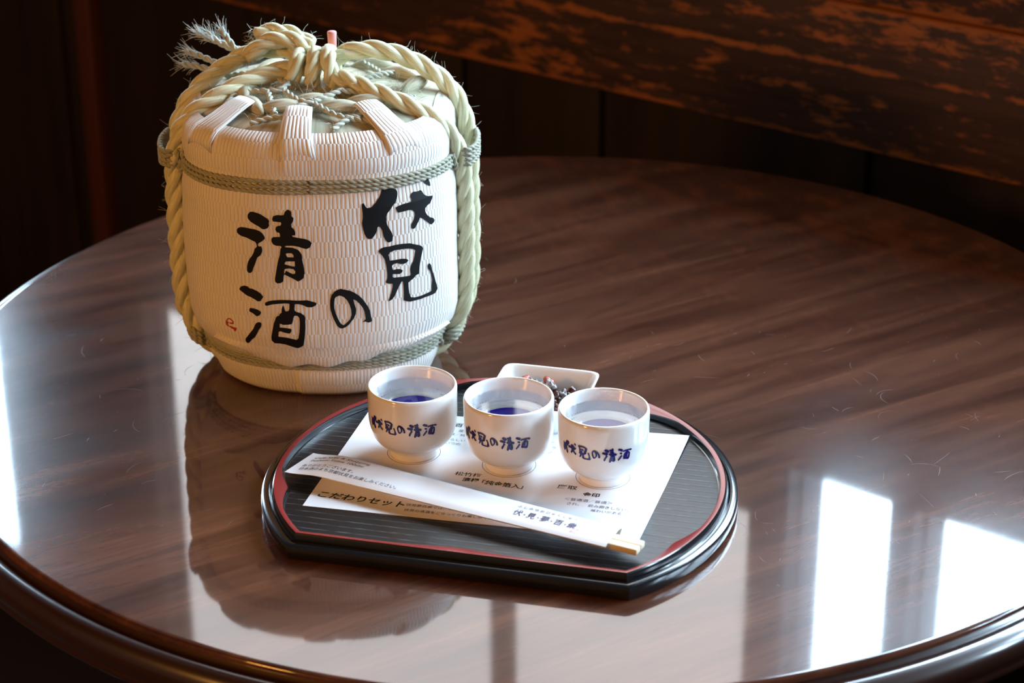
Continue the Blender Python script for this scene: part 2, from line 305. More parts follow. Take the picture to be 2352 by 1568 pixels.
GLYPHS = {
'clear': [[[(-831,2931),(-804,2966),(-766,2973),(-706,2960),(-662,2944),(-612,2912),(-576,2890),(-551,2859),(-560,2823),(-554,2791),(-573,2753),(-618,2729),(-648,2731),(-698,2767),(-757,2798),(-801,2825),(-836,2869),(-838,2902)]],
 [[(-992,2685),(-975,2712),(-928,2731),(-873,2731),(-805,2723),(-745,2718),(-686,2699),(-643,2663),(-622,2624),(-618,2591),(-662,2547),(-704,2519),(-716,2493),(-705,2474),(-668,2477),(-659,2441),(-660,2400),(-685,2348),(-732,2302),(-746,2259),(-767,2206),(-793,2137),(-811,2084),(-835,2060),(-862,2059),(-880,2083),(-878,2150),(-861,2219),(-831,2282),(-798,2327),(-773,2380),(-759,2431),(-728,2467),(-734,2508),(-748,2535),(-789,2550),(-833,2573),(-879,2588),(-929,2597),(-971,2619),(-994,2644)]],
 [[(-305,3033),(-276,3022),(-258,2996),(-260,2940),(-229,2912),(-238,2867),(-265,2823),(-263,2786),(-231,2746),(-215,2706),(-220,2662),(-260,2657),(-246,2637),(-164,2622),(-91,2610),(-34,2585),(-5,2548),(-31,2488),(-75,2462),(-118,2471),(-176,2492),(-255,2507),(-328,2505),(-364,2496),(-350,2482),(-271,2479),(-213,2463),(-171,2430),(-144,2373),(-140,2290),(-126,2207),(-120,2107),(-137,2024),(-182,1986),(-216,1973),(-255,2002),(-305,2030),(-354,2057),(-386,2077),(-399,2043),(-406,1968),(-440,1941),(-481,1935),(-509,1954),(-512,2004),(-496,2080),(-480,2173),(-457,2274),(-427,2375),(-418,2457),(-401,2478),(-415,2498),(-473,2499),(-513,2517),(-533,2557),(-531,2602),(-505,2625),(-417,2632),(-416,2669),(-426,2692),(-459,2699),(-475,2739),(-463,2776),(-433,2793),(-404,2798),(-392,2823),(-398,2845),(-446,2849),(-504,2854),(-510,2890),(-494,2931),(-442,2950),(-384,2948),(-358,2953),(-338,3002)],[(-354,2386),(-332,2395),(-274,2395),(-250,2364),(-251,2335),(-291,2334),(-331,2335),(-351,2361)],[(-352,2270),(-294,2273),(-239,2273),(-240,2198),(-282,2201),(-340,2216),(-376,2228),(-367,2257)],[(-375,2157),(-320,2167),(-262,2156),(-238,2123),(-244,2090),(-273,2082),(-316,2104),(-362,2132),(-375,2094),(-391,2089),(-387,2136)]]],
'wine': [[[(-1011,1794),(-981,1834),(-928,1855),(-889,1848),(-860,1823),(-818,1821),(-758,1795),(-715,1766),(-680,1719),(-704,1678),(-724,1647),(-755,1639),(-796,1663),(-848,1690),(-909,1710),(-954,1741),(-1000,1771)]],
 [[(-886,1493),(-872,1524),(-826,1525),(-773,1514),(-729,1489),(-725,1463),(-749,1426),(-785,1404),(-810,1422),(-847,1452),(-881,1464)]],
 [[(-765,1319),(-738,1314),(-730,1288),(-744,1239),(-783,1181),(-802,1135),(-843,1064),(-891,1021),(-947,952),(-974,939),(-994,962),(-989,1012),(-952,1058),(-905,1123),(-852,1198),(-832,1244),(-805,1296)]],
 [[(-663,1594),(-658,1632),(-616,1657),(-555,1675),(-459,1688),(-349,1690),(-261,1684),(-188,1684),(-100,1690),(-42,1669),(9,1653),(19,1630),(-1,1601),(-53,1580),(-111,1586),(-162,1614),(-212,1630),(-267,1629),(-275,1540),(-254,1511),(-196,1495),(-154,1460),(-139,1422),(-143,1265),(-160,1107),(-186,980),(-216,950),(-272,926),(-338,947),(-426,982),(-500,995),(-580,995),(-615,1040),(-609,1104),(-588,1202),(-561,1318),(-525,1417),(-505,1440),(-486,1441),(-469,1477),(-446,1495),(-444,1547),(-426,1603),(-412,1586),(-404,1536),(-390,1513),(-356,1525),(-342,1555),(-338,1632),(-381,1638),(-484,1626),(-573,1610),(-642,1583)],[(-483,1317),(-464,1318),(-439,1304),(-368,1310),(-323,1321),(-307,1358),(-296,1419),(-279,1453),(-243,1451),(-218,1421),(-215,1343),(-227,1194),(-247,1097),(-272,1072),(-315,1085),(-395,1106),(-470,1113),(-514,1116),(-506,1191),(-479,1202),(-428,1183),(-354,1169),(-330,1226),(-342,1248),(-401,1258),(-486,1262)]]],
'bow': [[[(940,3251),(1080,3245),(1124,3225),(1140,3195),(1141,3156),(1131,3112),(1104,3047),(1062,3008),(1029,2958),(986,2909),(965,2856),(970,2782),(979,2732),(999,2688),(1030,2625),(1046,2557),(1036,2493),(1001,2479),(975,2481),(944,2526),(921,2586),(910,2662),(886,2714),(869,2733),(850,2723),(837,2664),(806,2607),(768,2567),(743,2564),(708,2582),(678,2643),(664,2725),(653,2807),(667,2887),(666,2959),(660,3038),(663,3077),(685,3090),(698,3066),(716,3025),(754,3012),(796,3032),(848,3087),(889,3143),(924,3200)]],
 [[(1097,2970),(1121,2985),(1207,3004),(1321,3009),(1329,3035),(1314,3081),(1332,3116),(1369,3138),(1436,3125),(1478,3134),(1506,3111),(1526,3066),(1558,3034),(1607,3011),(1677,2998),(1663,2962),(1624,2900),(1570,2884),(1535,2854),(1533,2805),(1562,2747),(1608,2700),(1666,2669),(1690,2632),(1677,2603),(1631,2585),(1597,2604),(1539,2664),(1487,2716),(1444,2745),(1424,2705),(1387,2650),(1355,2609),(1326,2605),(1306,2630),(1313,2686),(1349,2734),(1368,2794),(1362,2845),(1331,2885),(1282,2897),(1210,2894),(1132,2890),(1114,2918)]],
 [[(1552,3247),(1579,3264),(1636,3249),(1660,3185),(1661,3145),(1642,3143),(1589,3182),(1553,3223)]]],
'see': [[[(848,2365),(864,2400),(916,2421),(989,2420),(1072,2429),(1163,2425),(1273,2409),(1346,2373),(1422,2339),(1460,2307),(1471,2274),(1454,2217),(1429,2123),(1409,2020),(1398,1913),(1351,1906),(1317,1869),(1267,1844),(1238,1822),(1239,1754),(1246,1667),(1269,1593),(1326,1573),(1429,1572),(1529,1582),(1596,1589),(1598,1670),(1610,1751),(1589,1861),(1575,1908),(1547,1938),(1537,1980),(1549,2018),(1573,2019),(1597,1985),(1609,1913),(1642,1817),(1670,1713),(1694,1635),(1707,1584),(1660,1532),(1595,1525),(1500,1528),(1410,1522),(1325,1526),(1251,1528),(1195,1551),(1163,1577),(1167,1661),(1166,1780),(1160,1858),(1144,1866),(1124,1832),(1084,1757),(1044,1672),(1005,1621),(956,1603),(952,1609),(976,1660),(1000,1740),(1017,1813),(1018,1856),(944,1877),(924,1897),(950,1943),(956,2009),(944,2129),(928,2232),(897,2295),(866,2341)],[(978,2298),(1001,2331),(1062,2349),(1153,2346),(1247,2336),(1319,2309),(1356,2278),(1342,2215),(1319,2129),(1285,2071),(1271,2008),(1277,1930),(1261,1922),(1150,1932),(1036,1945),(1021,1963),(1026,2000),(1120,1981),(1152,1999),(1166,2025),(1130,2054),(1084,2064),(1039,2061),(1024,2072),(1018,2124),(1041,2148),(1087,2151),(1132,2129),(1178,2119),(1226,2132),(1249,2160),(1219,2188),(1149,2205),(1073,2205),(991,2208)]]],
'particle': [[[(733,1331),(710,1315),(684,1312),(649,1332),(608,1327),(634,1349),(652,1371),(646,1433),(637,1494),(618,1550),(580,1613),(541,1664),(502,1690),(501,1667),(517,1606),(531,1534),(525,1463),(503,1397),(461,1339),(435,1299),(388,1259),(346,1242),(311,1250),(281,1282),(248,1362),(220,1448),(200,1539),(196,1622),(201,1693),(221,1763),(259,1815),(300,1843),(341,1859),(396,1844),(466,1823),(520,1789),(579,1737),(627,1673),(675,1585),(708,1504),(721,1411),(731,1355)],[(320,1754),(281,1738),(260,1709),(252,1656),(250,1573),(262,1496),(290,1410),(314,1348),(338,1307),(363,1293),(389,1311),(452,1383),(472,1455),(469,1527),(449,1611),(421,1678),(382,1727),(352,1747)]]],
'seal': [[[(-1253,1238),(-1237,1273),(-1212,1297),(-1187,1304),(-1158,1286),(-1136,1264),(-1135,1236),(-1144,1216),(-1159,1220),(-1184,1213),(-1195,1225),(-1220,1225),(-1227,1217),(-1224,1190),(-1207,1170),(-1187,1183),(-1140,1171),(-1113,1170),(-1095,1167),(-1099,1146),(-1119,1108),(-1130,1112),(-1143,1136),(-1178,1149),(-1198,1163),(-1232,1166),(-1250,1183),(-1257,1212)],[(-1235,1255),(-1214,1279),(-1195,1287),(-1154,1263),(-1144,1247),(-1175,1236),(-1225,1233)]]],
}
# ------------------------------------------------------------------ the room (local x runs along the window wall, y towards it)
RZ = math.radians(-38)
def setting(name, mb, mats, parent=None, smooth=False):
    o = mb.build(name, mats, parent, smooth)
    if parent is None: o.location = (0, 0, TZ); o.rotation_euler = (0, 0, RZ); o['kind'] = 'structure'
    return o
XA, XB, YA, YB = -2.6, 2.6, -2.7, 0.72
b = MB(); box(b, XA, XB, YA, YB, -TZ - .05, -TZ); setting('floor', b, M['floor'])
b = MB(); box(b, XA, XB, YA, YB, 1.75, 1.80); setting('ceiling', b, M['ceiling'])
b = MB(); box(b, XA - .05, XA, YA, YB, -TZ, 1.75); setting('wall_left', b, M['plaster'])
b = MB(); box(b, XB, XB + .05, YA, YB, -TZ, 1.75); setting('wall_right', b, M['plaster'])
b = MB(); box(b, XA, XB, YA - .05, YA, -TZ, 1.75); setting('wall_front', b, M['plaster'])
SILL, HEAD = .365, 1.26
b = MB()
box(b, XA, XB, .70, .72, -TZ, SILL - .012)                # backing behind the boards
box(b, XA, XB, .605, .68, HEAD, 1.75)                      # wall over the windows
# posts between the window openings (x = -s)
OPEN = [(-2.30, -1.45, .365), (-1.135, -.186, .462), (-.138, -.0175, .365), (.010, .36, .352), (.44, .98, .352), (1.06, 1.75, .352), (1.83, 2.5, .352)]
edges = [XA] + [e for o in OPEN for e in o[:2]] + [XB]
for k in range(0, len(edges), 2): box(b, edges[k], edges[k + 1], .605, .68, SILL - .06, HEAD)
wall = setting('wall_back', b, M['darkwood'])
# worn boards above the table height
for k, (z0, z1, y) in enumerate([(-.022, .119, .600), (.1205, .246, .603), (.2475, .330, .601)]):
    cuts = [XA, -1.55 + .2 * k, -.40 - .55 * k if k else .98, 1.45 - .3 * k, XB]
    cuts = sorted(cuts)
    for c0, c1 in zip(cuts, cuts[1:]):
        b = MB(); box(b, c0 + .0008, c1 - .0008, y, .655, z0, z1, bev=.0022); setting('plank', b, M['board'], wall, True)
b = MB(); box(b, XA, XB, .535, .70, .331, .352, bev=.004); setting('sill', b, M['darkwood'], wall, True)  # projection out of view, added to shade the table near the wall
# recessed upright boards below them
cuts = [-2.6, -2.2, -1.85, -1.60, -1.311, -1.277, -1.238, -.90, -.62, -.4275, -.10, .22, .60, 1.0, 1.5, 2.05, 2.6]
for c0, c1 in zip(cuts, cuts[1:]):
    red = abs(c0 + 1.277) < .001; yy = .652 if red else .660 + .004 * (int(abs(c0) * 100) % 2)
    b = MB(); box(b, c0 + .004, c1 - .004, yy, .699, -TZ, -.03, bev=.002)
    o = setting('panel', b, M['post'] if red else M['darkwood'], wall, True)
    if red: o['label'] = 'narrow reddish upright batten'
# windows: a frame round each opening and one pane
for k, (x0, x1, z0) in enumerate(OPEN):
    fw = .010 if x1 - x0 < .2 else .014
    b = MB()
    for q in ((x0, x0 + fw * .3, z0, HEAD), (x1 - fw * .3, x1, z0, HEAD), (x0, x1, z0, z0 + fw), (x0, x1, HEAD - fw, HEAD)): box(b, q[0], q[1], .63, .66, q[2], q[3])
    if z0 > SILL: box(b, x0, x1, .605, .68, SILL - .01, z0)
    w = setting('window_%d' % (k + 1), b, M['darkwood'])
    b = MB(); box(b, x0, x1, .650, .654, z0, HEAD); setting('pane', b, M['paper_pane' if k == 1 else 'glass'], w)
    if k == 1:
        b = MB(); box(b, -.570, -.540, .635, .649, z0, HEAD); setting('mullion', b, M['darkwood'], w)

    else:
        l = bpy.data.lights.new('window_portal', 'AREA'); l.shape = 'RECTANGLE'; l.size = x1 - x0; l.size_y = HEAD - z0; l.cycles.is_portal = True
        o = link('window_portal', l); o.matrix_world = Matrix.Translation((0, 0, TZ)) @ Matrix.Rotation(RZ, 4, 'Z') @ Matrix.Translation(((x0 + x1) / 2, .67, (z0 + HEAD) / 2)) @ Matrix.Rotation(-PI / 2, 4, 'X')
# outside: an unseen overhang, added to cut off steep daylight, and the ground
b = MB(); box(b, -4.5, 4.5, .72, 1.08, 1.38, 1.46); o = setting('added_overhang', b, M['darkwood'])
b = MB(); box(b, -6, 6, .72, 9, -TZ - .05, -TZ); o = setting('ground', b, M['plaster'])

# ------------------------------------------------------------------ the round table
table = tag(empty('round_table', (0, 0, 0)), 'round polished dark reddish-brown wooden table under the tray and barrel', 'table')
R0 = .4472
b = MB(); lathe(b, [(.0001, 0), (.2, 0), (.4, 0), (R0 - .006, 0), (R0 - .004, 0), (R0 - .003, 0), (R0 - .001, -.0004), (R0, -.0018), (R0 + .0002, -.004)], 200)
o = b.build('tabletop', M['table'], table); o.location = (0, 0, TZ)
b = MB(); lathe(b, [(R0 - .002, -.0035), (R0 + .0004, -.0066), (R0 + .0022, -.0078), (R0 + .005, -.0066), (R0 + .0085, -.0062), (R0 + .0125, -.0082), (R0 + .0155, -.0125), (R0 + .0165, -.018), (R0 + .0155, -.0235),
    (R0 + .0135, -.0262), (R0 + .0140, -.0280), (R0 + .0142, -.031), (R0 + .011, -.035), (R0 + .003, -.0375), (R0 - .03, -.038), (.05, -.038)], 200)
o = b.build('edge_moulding', M['table_edge'], table); o.location = (0, 0, TZ)
b = MB(); lathe(b, [(.11, -.039), (.11, -.055), (.06, -.07), (.045, -.12), (.05, -.25), (.065, -.36), (.05, -.45), (.055, -.52), (.075, -.56), (.075, -.60), (.04, -.62)], 48, True, True)
o = b.build('pedestal', M['table_edge'], table); o.location = (0, 0, TZ)
for k in range(4):
    b = MB(); box(b, .05, .36, -.028, .028, -.68, -.60, bev=.01); box(b, .30, .37, -.034, .034, -.7199, -.675, bev=.008)
    o = b.build('foot', M['table_edge'], table); o.location = (0, 0, TZ); o.rotation_euler = (0, 0, RZ + PI / 4 + k * PI / 2)

# fine scratches and dust on the polish
b = MB(); rs = random.Random(11)
def on_top(x, y): return (x, y, .00008)
for k in range(150):
    if k < 70: cx, cy = rs.uniform(.05, .33), rs.uniform(-.33, .05)
    elif k < 110: cx, cy = rs.uniform(-.38, -.12), rs.uniform(-.25, .05)
    else: cx, cy = rs.uniform(-.35, .38), rs.uniform(-.30, .30)
    if math.hypot(cx, cy) > .41: continue
    l = rs.choice((.004, .006, .009, .014, .022)); a = rs.gauss(1.2, .8); w = rs.uniform(.00006, .00014); cv = rs.uniform(-12, 12); L = []; Rr = []
    for q in range(7):
        t = q / 6 - .5; aa = a + cv * t * l * 4; L.append((cx + l * t * math.cos(aa), cy + l * t * math.sin(aa))); ww = w * (1 - abs(2 * t) ** 3); Rr.append((-math.sin(aa) * ww, math.cos(aa) * ww))
    vs = [on_top(x + s * dx, y + s * dy) for (x, y), (dx, dy) in zip(L, Rr) for s in (-1, 1)]
    b.add(vs, [(2 * q, 2 * q + 2, 2 * q + 3, 2 * q + 1) for q in range(6)])
for k in range(130):
    a, r = rs.uniform(0, 6.28), .43 * math.sqrt(rs.random()); s = rs.uniform(.00010, .00032); x, y = r * math.cos(a), r * math.sin(a)
    b.add([on_top(x + s * math.cos(q), y + s * math.sin(q)) for q in (0, 1.05, 2.1, 3.14, 4.2, 5.25)], [(0, 1, 2, 3, 4, 5)])
o = tag(b.build('scratches', M['scratch'], table, False), kind='stuff'); o.location = (0, 0, TZ)

# ------------------------------------------------------------------ the sake barrel
barrel = tag(empty('sake_barrel', (-.1665, .023, TZ)), 'small straw-wrapped sake barrel tied with thick rope and black brush characters', 'barrel')
NS = 2.4
PROF = [(0, .080), (.004, .0845), (.012, .088), (.020, .0905), (.028, .0915), (.036, .0955), (.044, .1015), (.055, .1045), (.075, .1055), (.12, .1055), (.15, .1045), (.162, .1025), (.170, .1015), (.180, .1025), (.190, .1015), (.1955, .099), (.199, .095), (.2015, .089)]
def rprof(z):
    if z <= PROF[0][0]: return PROF[0][1]
    for (a, ra), (c, rc) in zip(PROF, PROF[1:]):
        if z <= c: return ra + (rc - ra) * (z - a) / (c - a)
    return PROF[-1][1]
def wrap(a): return (a + PI) % (2 * PI) - PI
def sstep(x): x = min(1, max(0, x)); return x * x * (3 - 2 * x)
def body_r(ph, z):
    ph = wrap(ph); s, c = abs(math.sin(ph)), abs(math.cos(ph)); q = (s ** NS + c ** NS) ** (-1 / NS)
    r = rprof(z) * q
    r *= 1 - .058 * math.exp(-((abs(ph) - 1.42) / .26) ** 2)
    if z > .176: r += .0011 * sstep((ph + .185) / .012) * (1 - sstep((ph - .55) / .5)) * sstep((z - .176) / .006)
    if z < .024: r += .0020 * sstep((ph + .20) / .03) * (1 - sstep((ph - .9) / .3)) * (1 - sstep((z - .018) / .006))
    r += .0005 * math.sin(7 * ph + z * 60) * math.sin(3 * ph + 1)
    return r
def body_p(ph, z, off=0):
    r = body_r(ph, z) + off; return Vector((r * math.sin(ph), -r * math.cos(ph), z))
zs = []
for (a, _), (c, _) in zip(PROF, PROF[1:]):
    k = max(1, round((c - a) / .0035)); zs += [a + (c - a) * j / k for j in range(k)]
zs.append(PROF[-1][0])
# smooth profile samples
def body_mesh(z0, z1, name, extra=None):
    b = MB(); zz = [z for z in zs if z0 - 1e-6 <= z <= z1 + 1e-6]; NP = 360; vs = []; fs = []; uv = []
    for k in range(NP):
        ph = 2 * PI * k / NP
        for z in zz: vs.append(body_p(ph, z))
    m = len(zz)
    for k in range(NP):
        k2 = (k + 1) % NP
        for j in range(m - 1):
            fs.append((k * m + j, k2 * m + j, k2 * m + j + 1, k * m + j + 1)); u0, u1 = k / NP * .66, (k + 1) / NP * .66
            arc = lambda q: zz[q] if zz[q] < .1955 else .1955 + (zz[q] - .1955) * 2.2
            uv.append([(u0, arc(j)), (u1, arc(j)), (u1, arc(j + 1)), (u0, arc(j + 1))])
    if z0 < .001: fs.append(tuple(k * m for k in reversed(range(NP)))); uv.append([(0, 0)] * NP)
    b.add(vs, fs, uv)
    return b
body_mesh(0, .0281, '').build('foot_mat', M['mat'], barrel)
body_mesh(.0279, .21, '').build('straw_mat', M['mat'], barrel)
# tabs of matting folded in over the shoulder
for k in range(9):
    ph = -.075 + k * 2 * PI / 9 + (.03 if k == 1 else 0) + (-.04 if k == 8 else 0)
    if k in (0, 1, 8):
        b = MB(); vs = []; fs = []; uv = []; n = 9; w0, w1 = .0130, .0085
        lean = {0: -.055, 1: -.10, 8: .05}[k]
        path = [(.1006, .186), (.1012, .1925), (.0990, .1972), (.0950, .2012), (.088, .2058), (.080, .2095), (.072, .2125), (.066, .2140), (.0655, .2122)]
        for i, (r, z) in enumerate(path):
            t = i / (n - 1); w = w0 + (w1 - w0) * t; pp = ph + lean * t
            for j in range(7):
                s = j / 6 * 2 - 1; rr = r + .0012; a = pp + 0
                p = Vector((rr * math.sin(a), -rr * math.cos(a), z - .0012 * s * s)) + Vector((math.cos(a), math.sin(a), 0)) * (w * s)
                q = body_r(math.atan2(p.x, -p.y), .18) / .1015 * .985 if i < 4 else 1.0
                vs.append((p.x * q, p.y * q, p.z))
        for i in range(n - 1):
            for j in range(6):
                fs.append((i * 7 + j, i * 7 + j + 1, (i + 1) * 7 + j + 1, (i + 1) * 7 + j))
                u = lambda ii, jj: (.012 * k + jj * .0037, .0118 * 17 - .004 + ii * .0047)
                uv.append([u(i, j), u(i, j + 1), u(i + 1, j + 1), u(i + 1, j)])
        b.add(vs, fs, uv); o = b.build('mat_tab', M['mat'], barrel)
        sm = o.modifiers.new('thick', 'SOLIDIFY'); sm.thickness = .0012; sm.offset = -1
# the lower edge of the matting, tucked over the bottom twine
b = MB(); vs = []; fs = []; uv = []; NH = 90
for i in range(NH + 1):
    t = i / NH; ph = -.75 + 1.75 * t; low = .0462 - .0150 * sstep(t / .28) * sstep((1 - t) / .55) - .0012 * math.sin(ph * 23) * sstep(t / .2) * sstep((1 - t) / .2)
    for j, (q, off) in enumerate(((0, -.0005), (.3, .0008), (.65, .0022), (1, .0030), (1.02, .0022))):
        z = .0475 + (low - .0475) * min(q, 1); rr = max(body_r(ph, z), body_r(ph, .040) - .0025 if z < .04 else 0) + off
        vs.append((rr * math.sin(ph), -rr * math.cos(ph), z - (.0005 if q > 1 else 0)))
for i in range(NH):
    for j in range(4):
        fs.append((i * 5 + j, (i + 1) * 5 + j, (i + 1) * 5 + j + 1, i * 5 + j + 1)); u = lambda a, c: (.33 + a * .0021, .1 - c * .004); uv.append([u(i, j), u(i + 1, j), u(i + 1, j + 1), u(i, j + 1)])
fs = [tuple(reversed(f)) for f in fs]; b.add(vs, fs, [list(reversed(x)) for x in uv]); b.build('mat_hem', M['mat'], barrel)
# straw packed under the lid ropes
b = MB(); lathe(b, [(.0905, .1985), (.088, .2003), (.07, .2042), (.04, .2085), (.0, .2105)], 72); b.build('straw_core', M['straw'], barrel)
for k in range(16):
    a = k * 2 * PI / 16 + rnd.uniform(-.1, .1); r = rnd.uniform(.040, .074); b = MB(); ta = a + PI / 2 + rnd.uniform(-.7, .7)
    c = Vector((r * math.sin(a), -r * math.cos(a), .2105 - .0085 * (r / .09) ** 2)); d = Vector((math.cos(ta - PI / 2), math.sin(ta - PI / 2), 0))
    P = [c + d * (t * .017) + Vector((0, 0, .002 * (1 - t * t))) for t in (-1, -.75, -.5, -.25, 0, .25, .5, .75, 1)]
    tube(b, P, lambda t: .0012 + .0042 * math.sin(PI * t) ** .7, 10); b.build('straw_bundle', M['straw'], barrel)
# twine net over the lid
up = lambda P, dz: [(x / 1000, y / 1000, (z + dz) / 1000) for x, y, z in P]
NET = [[(-41.7, -74.9, 199), (-20, -71.7, 202.2), (-7.1, -87.3, 198.4)], [(-20, -71.7, 202.2), (-9.8, -58.9, 205.7), (.2, -52.2, 207.2)],
       [(.2, -52.2, 207.2), (18.2, -34.8, 209.3), (26.9, -22.1, 209.9)], [(1.7, -55.8, 206.5), (20.4, -70.9, 202.3), (53.7, -73.4, 197.3)],
       [(15.4, -87, 198.2), (26.2, -72.3, 201.5), (33.8, -70, 201.3), (37.4, -52.7, 204.6), (49.2, -27.5, 206.4)],
       [(-70, -20, 201), (-50.3, -27.3, 206.2), (-27, -32, 208.9), (-20, -22, 210)], [(-33.1, -33.3, 208.1), (-25.1, -67.7, 202.7)],
       [(-22.3, -33, 209.2), (-9.9, -50.5, 207.3), (.2, -52.2, 207.2)], [(18.2, -34.8, 209.3), (38.9, -35.4, 207.1), (70, -30, 202)],
       [(26.9, -22.1, 209.9), (45, 10, 207), (70, 35, 200)], [(-20, -22, 210), (-40, 10, 208), (-72, 30, 200)], [(-40, 10, 208), (-10, 50, 206), (20, 78, 200)], [(45, 10, 207), (20, 50, 206), (-20, 78, 200)],
       [(-66, -52, 198), (-58, -30, 204), (-50.3, -27.3, 206.2)]]
for P in NET:
    b = MB(); twisted(b, up(P, 4.6), .0023, 2, .012, 1, .0012, 6); o = b.build('twine', M['pale_twine'], barrel)
# bands of twine round the body
def ring(z, off): return [body_p(2 * PI * k / 48, z) * 1 + Vector((0, 0, 0)) for k in range(48)]
def band(z, R, off, ph):
    P = []
    for k in range(60):
        a = 2 * PI * k / 60; p = body_p(a, z, off); P.append(p + Vector((0, 0, .0006 * math.sin(3 * a + ph))))
    b = MB(); twisted(b, P, R, 2, .0105, 1, .0022, 6, True); return b.build('twine', M['twine'], barrel)
for k, z in enumerate((.1636, .1668, .1700)): band(z, .0019, .0012, k)
for k, z in enumerate((.0252, .0283, .0314, .0342)): band(z, .0018, .0008 if k < 3 else .0002, k + 2)
# thick ropes: two side by side down each flank, meeting in a knot on top
mm3 = lambda P: [(x / 1000, y / 1000, z / 1000) for x, y, z in P]
ROPES = {
 'right_back': [(8, 1, 225), (22, 2, 230.5), (38, 3, 232), (54, 3.5, 229), (70, 4, 222), (85, 4, 212), (96.5, 3, 199), (103.5, 2, 182), (106.8, 2, 160), (107.4, 2, 135), (107.6, 2, 100), (107.2, 2, 70), (105.5, 2, 50), (100.5, 1, 34), (92, 0, 20.5), (83, 0, 11), (73, 0, 7.5)],
 'right_front': [(8, -10, 218), (20, -21, 217), (41, -36, 213.5), (61, -45, 208), (77, -48, 201), (89, -46, 191.5), (97, -41, 178), (101.8, -37, 160), (103.6, -35, 140), (104.2, -34, 105), (103.8, -34, 72), (101.8, -34, 52), (96, -33, 36), (87.5, -32, 22), (79, -31, 13), (69, -31, 7.6)],
 'left_front': [(-8, -6, 221), (-22, -5, 220), (-40, -11, 217), (-57, -21, 212.5), (-73, -31, 206), (-87, -37, 197.5), (-96.5, -39, 185), (-101.6, -37, 166), (-103.6, -35, 146), (-104.4, -34, 105), (-104.2, -34, 72), (-102.6, -34, 52), (-97, -33, 36), (-88.5, -32, 22), (-80, -31, 13), (-69, -31, 7.6)],
 'left_back': [(-8, 10, 225), (-25, 20, 227), (-44, 24, 225.5), (-62, 22, 219), (-78, 14, 210), (-91, 6, 199.5), (-100.5, 3, 185), (-105.8, 2, 165), (-107.4, 2, 135), (-108, 2, 100), (-107.6, 2, 70), (-105.8, 2, 50), (-100.5, 1, 34), (-92.5, 0, 20.5), (-83, 0, 11), (-73, 0, 7)]}
fz = MB()
for k, (nm, P) in enumerate(ROPES.items()):
    b = MB(); Q = twisted(b, mm3(P), .0070, 3, .052, 1, .0030, 10); b.build('rope', M['rope'], barrel)
    fuzz(fz, Q, .0066, 210, .003, .009)
# the knot: three turns of rope round the crossing, and two cut rope ends behind it
for cx, tilt, rr in ((-.016, .45, .0090), (-.003, .20, .0105), (.010, -.30, .0115)):
    P = [(cx + tilt * rr * math.cos(a) * .7, -.006 + rr * .95 * math.sin(a), .2215 + rr * math.cos(a)) for a in [2 * PI * q / 14 for q in range(14)]]
    b = MB(); Q = twisted(b, P, .0062, 3, .040, 1, .0025, 9, True); b.build('knot_turn', M['rope'], barrel); fuzz(fz, Q, .006, 26, .003, .007)
for P in ([(-6, 8, 231), (-18, 10, 236.5), (-31, 11, 237), (-43, 10, 232.5), (-51, 9, 224)], [(-6, 14, 232), (-20, 20, 238), (-34, 23, 239.5), (-46, 22, 237)]):
    b = MB(); Q = twisted(b, mm3(P), .0068, 3, .045, 1, .0025, 9); o = b.build('rope_end', M['rope'], barrel); fuzz(fz, Q, .0066, 60, .003, .008)
    for _ in range(46):
        fibre(fz, Q[-1] + Vector((rnd.uniform(-1, 1), rnd.uniform(-1, 1), rnd.uniform(-1, 1))) * .004, (rnd.uniform(-1, -.2), rnd.uniform(-.8, .3), rnd.uniform(-1, .4)), rnd.uniform(.003, .008), .0002, .5)
# fuzz on the net and the bands
for P in NET[:9]: fuzz(fz, catmull(up(P, 4.2), .002), .002, 26, .002, .006, .00010)
for _ in range(420):
    a = rnd.uniform(-1.6, 1.6); r = rnd.uniform(.02, .08)
    fibre(fz, (r * math.sin(a), -r * math.cos(a), .2105 - .009 * (r / .09) ** 2), (rnd.uniform(-1, 1), rnd.uniform(-1, 1), rnd.uniform(.1, .9)), rnd.uniform(.004, .013), .00016, .4)
for z in (.166, .030):
    for _ in range(90):
        a = rnd.uniform(-1.5, 1.5); p = body_p(a, z, .002); fibre(fz, p, (p.x + rnd.uniform(-.05, .05), p.y, rnd.uniform(-.06, .06)), rnd.uniform(.001, .0035), .00008, .6)
tag(fz.build('straw_fibre', M['fibre'], barrel), kind='stuff')
# twine lashings where the bands cross the ropes
def lash(cx, cy, z0, zn, ax, ay, R=.0021, tiltx=.05):
    b = MB()
    for k in range(zn):
        z = z0 + k * .0036
        P = [(cx + ax * math.cos(a), cy + ay * math.sin(a), z + tiltx * ax * math.cos(a) + rnd.uniform(-.0006, .0006)) for a in [2 * PI * q / 16 for q in range(16)]]
        twisted(b, P, R, 2, .010, 1, .0014, 6, True)
    s = -1 if cx < 0 else 1
    for k in range(3):
        x = cx - s * (ax - .001 + k * .0042); P = [(x + .0012 * math.sin(a * 2), cy - ay * .95 - .001 - k * .0026 + .0036 * math.sin(a), z0 + .0045 + .0075 * math.cos(a)) for a in [2 * PI * q / 12 for q in range(12)]]
        twisted(b, P, R, 2, .010, 1, .0014, 6, True)
    return b
lash(.1048, -.0165, .1615, 4, .0088, .0262).build('lashing', M['twine'], barrel)
lash(-.1050, -.0165, .1615, 4, .0088, .0262, tiltx=-.05).build('lashing', M['twine'], barrel)
lash(.0925, -.0155, .0235, 3, .0092, .0255, tiltx=.6).build('lashing', M['twine'], barrel)
lash(-.0935, -.0155, .0235, 3, .0092, .0255, tiltx=-.6).build('lashing', M['twine'], barrel)
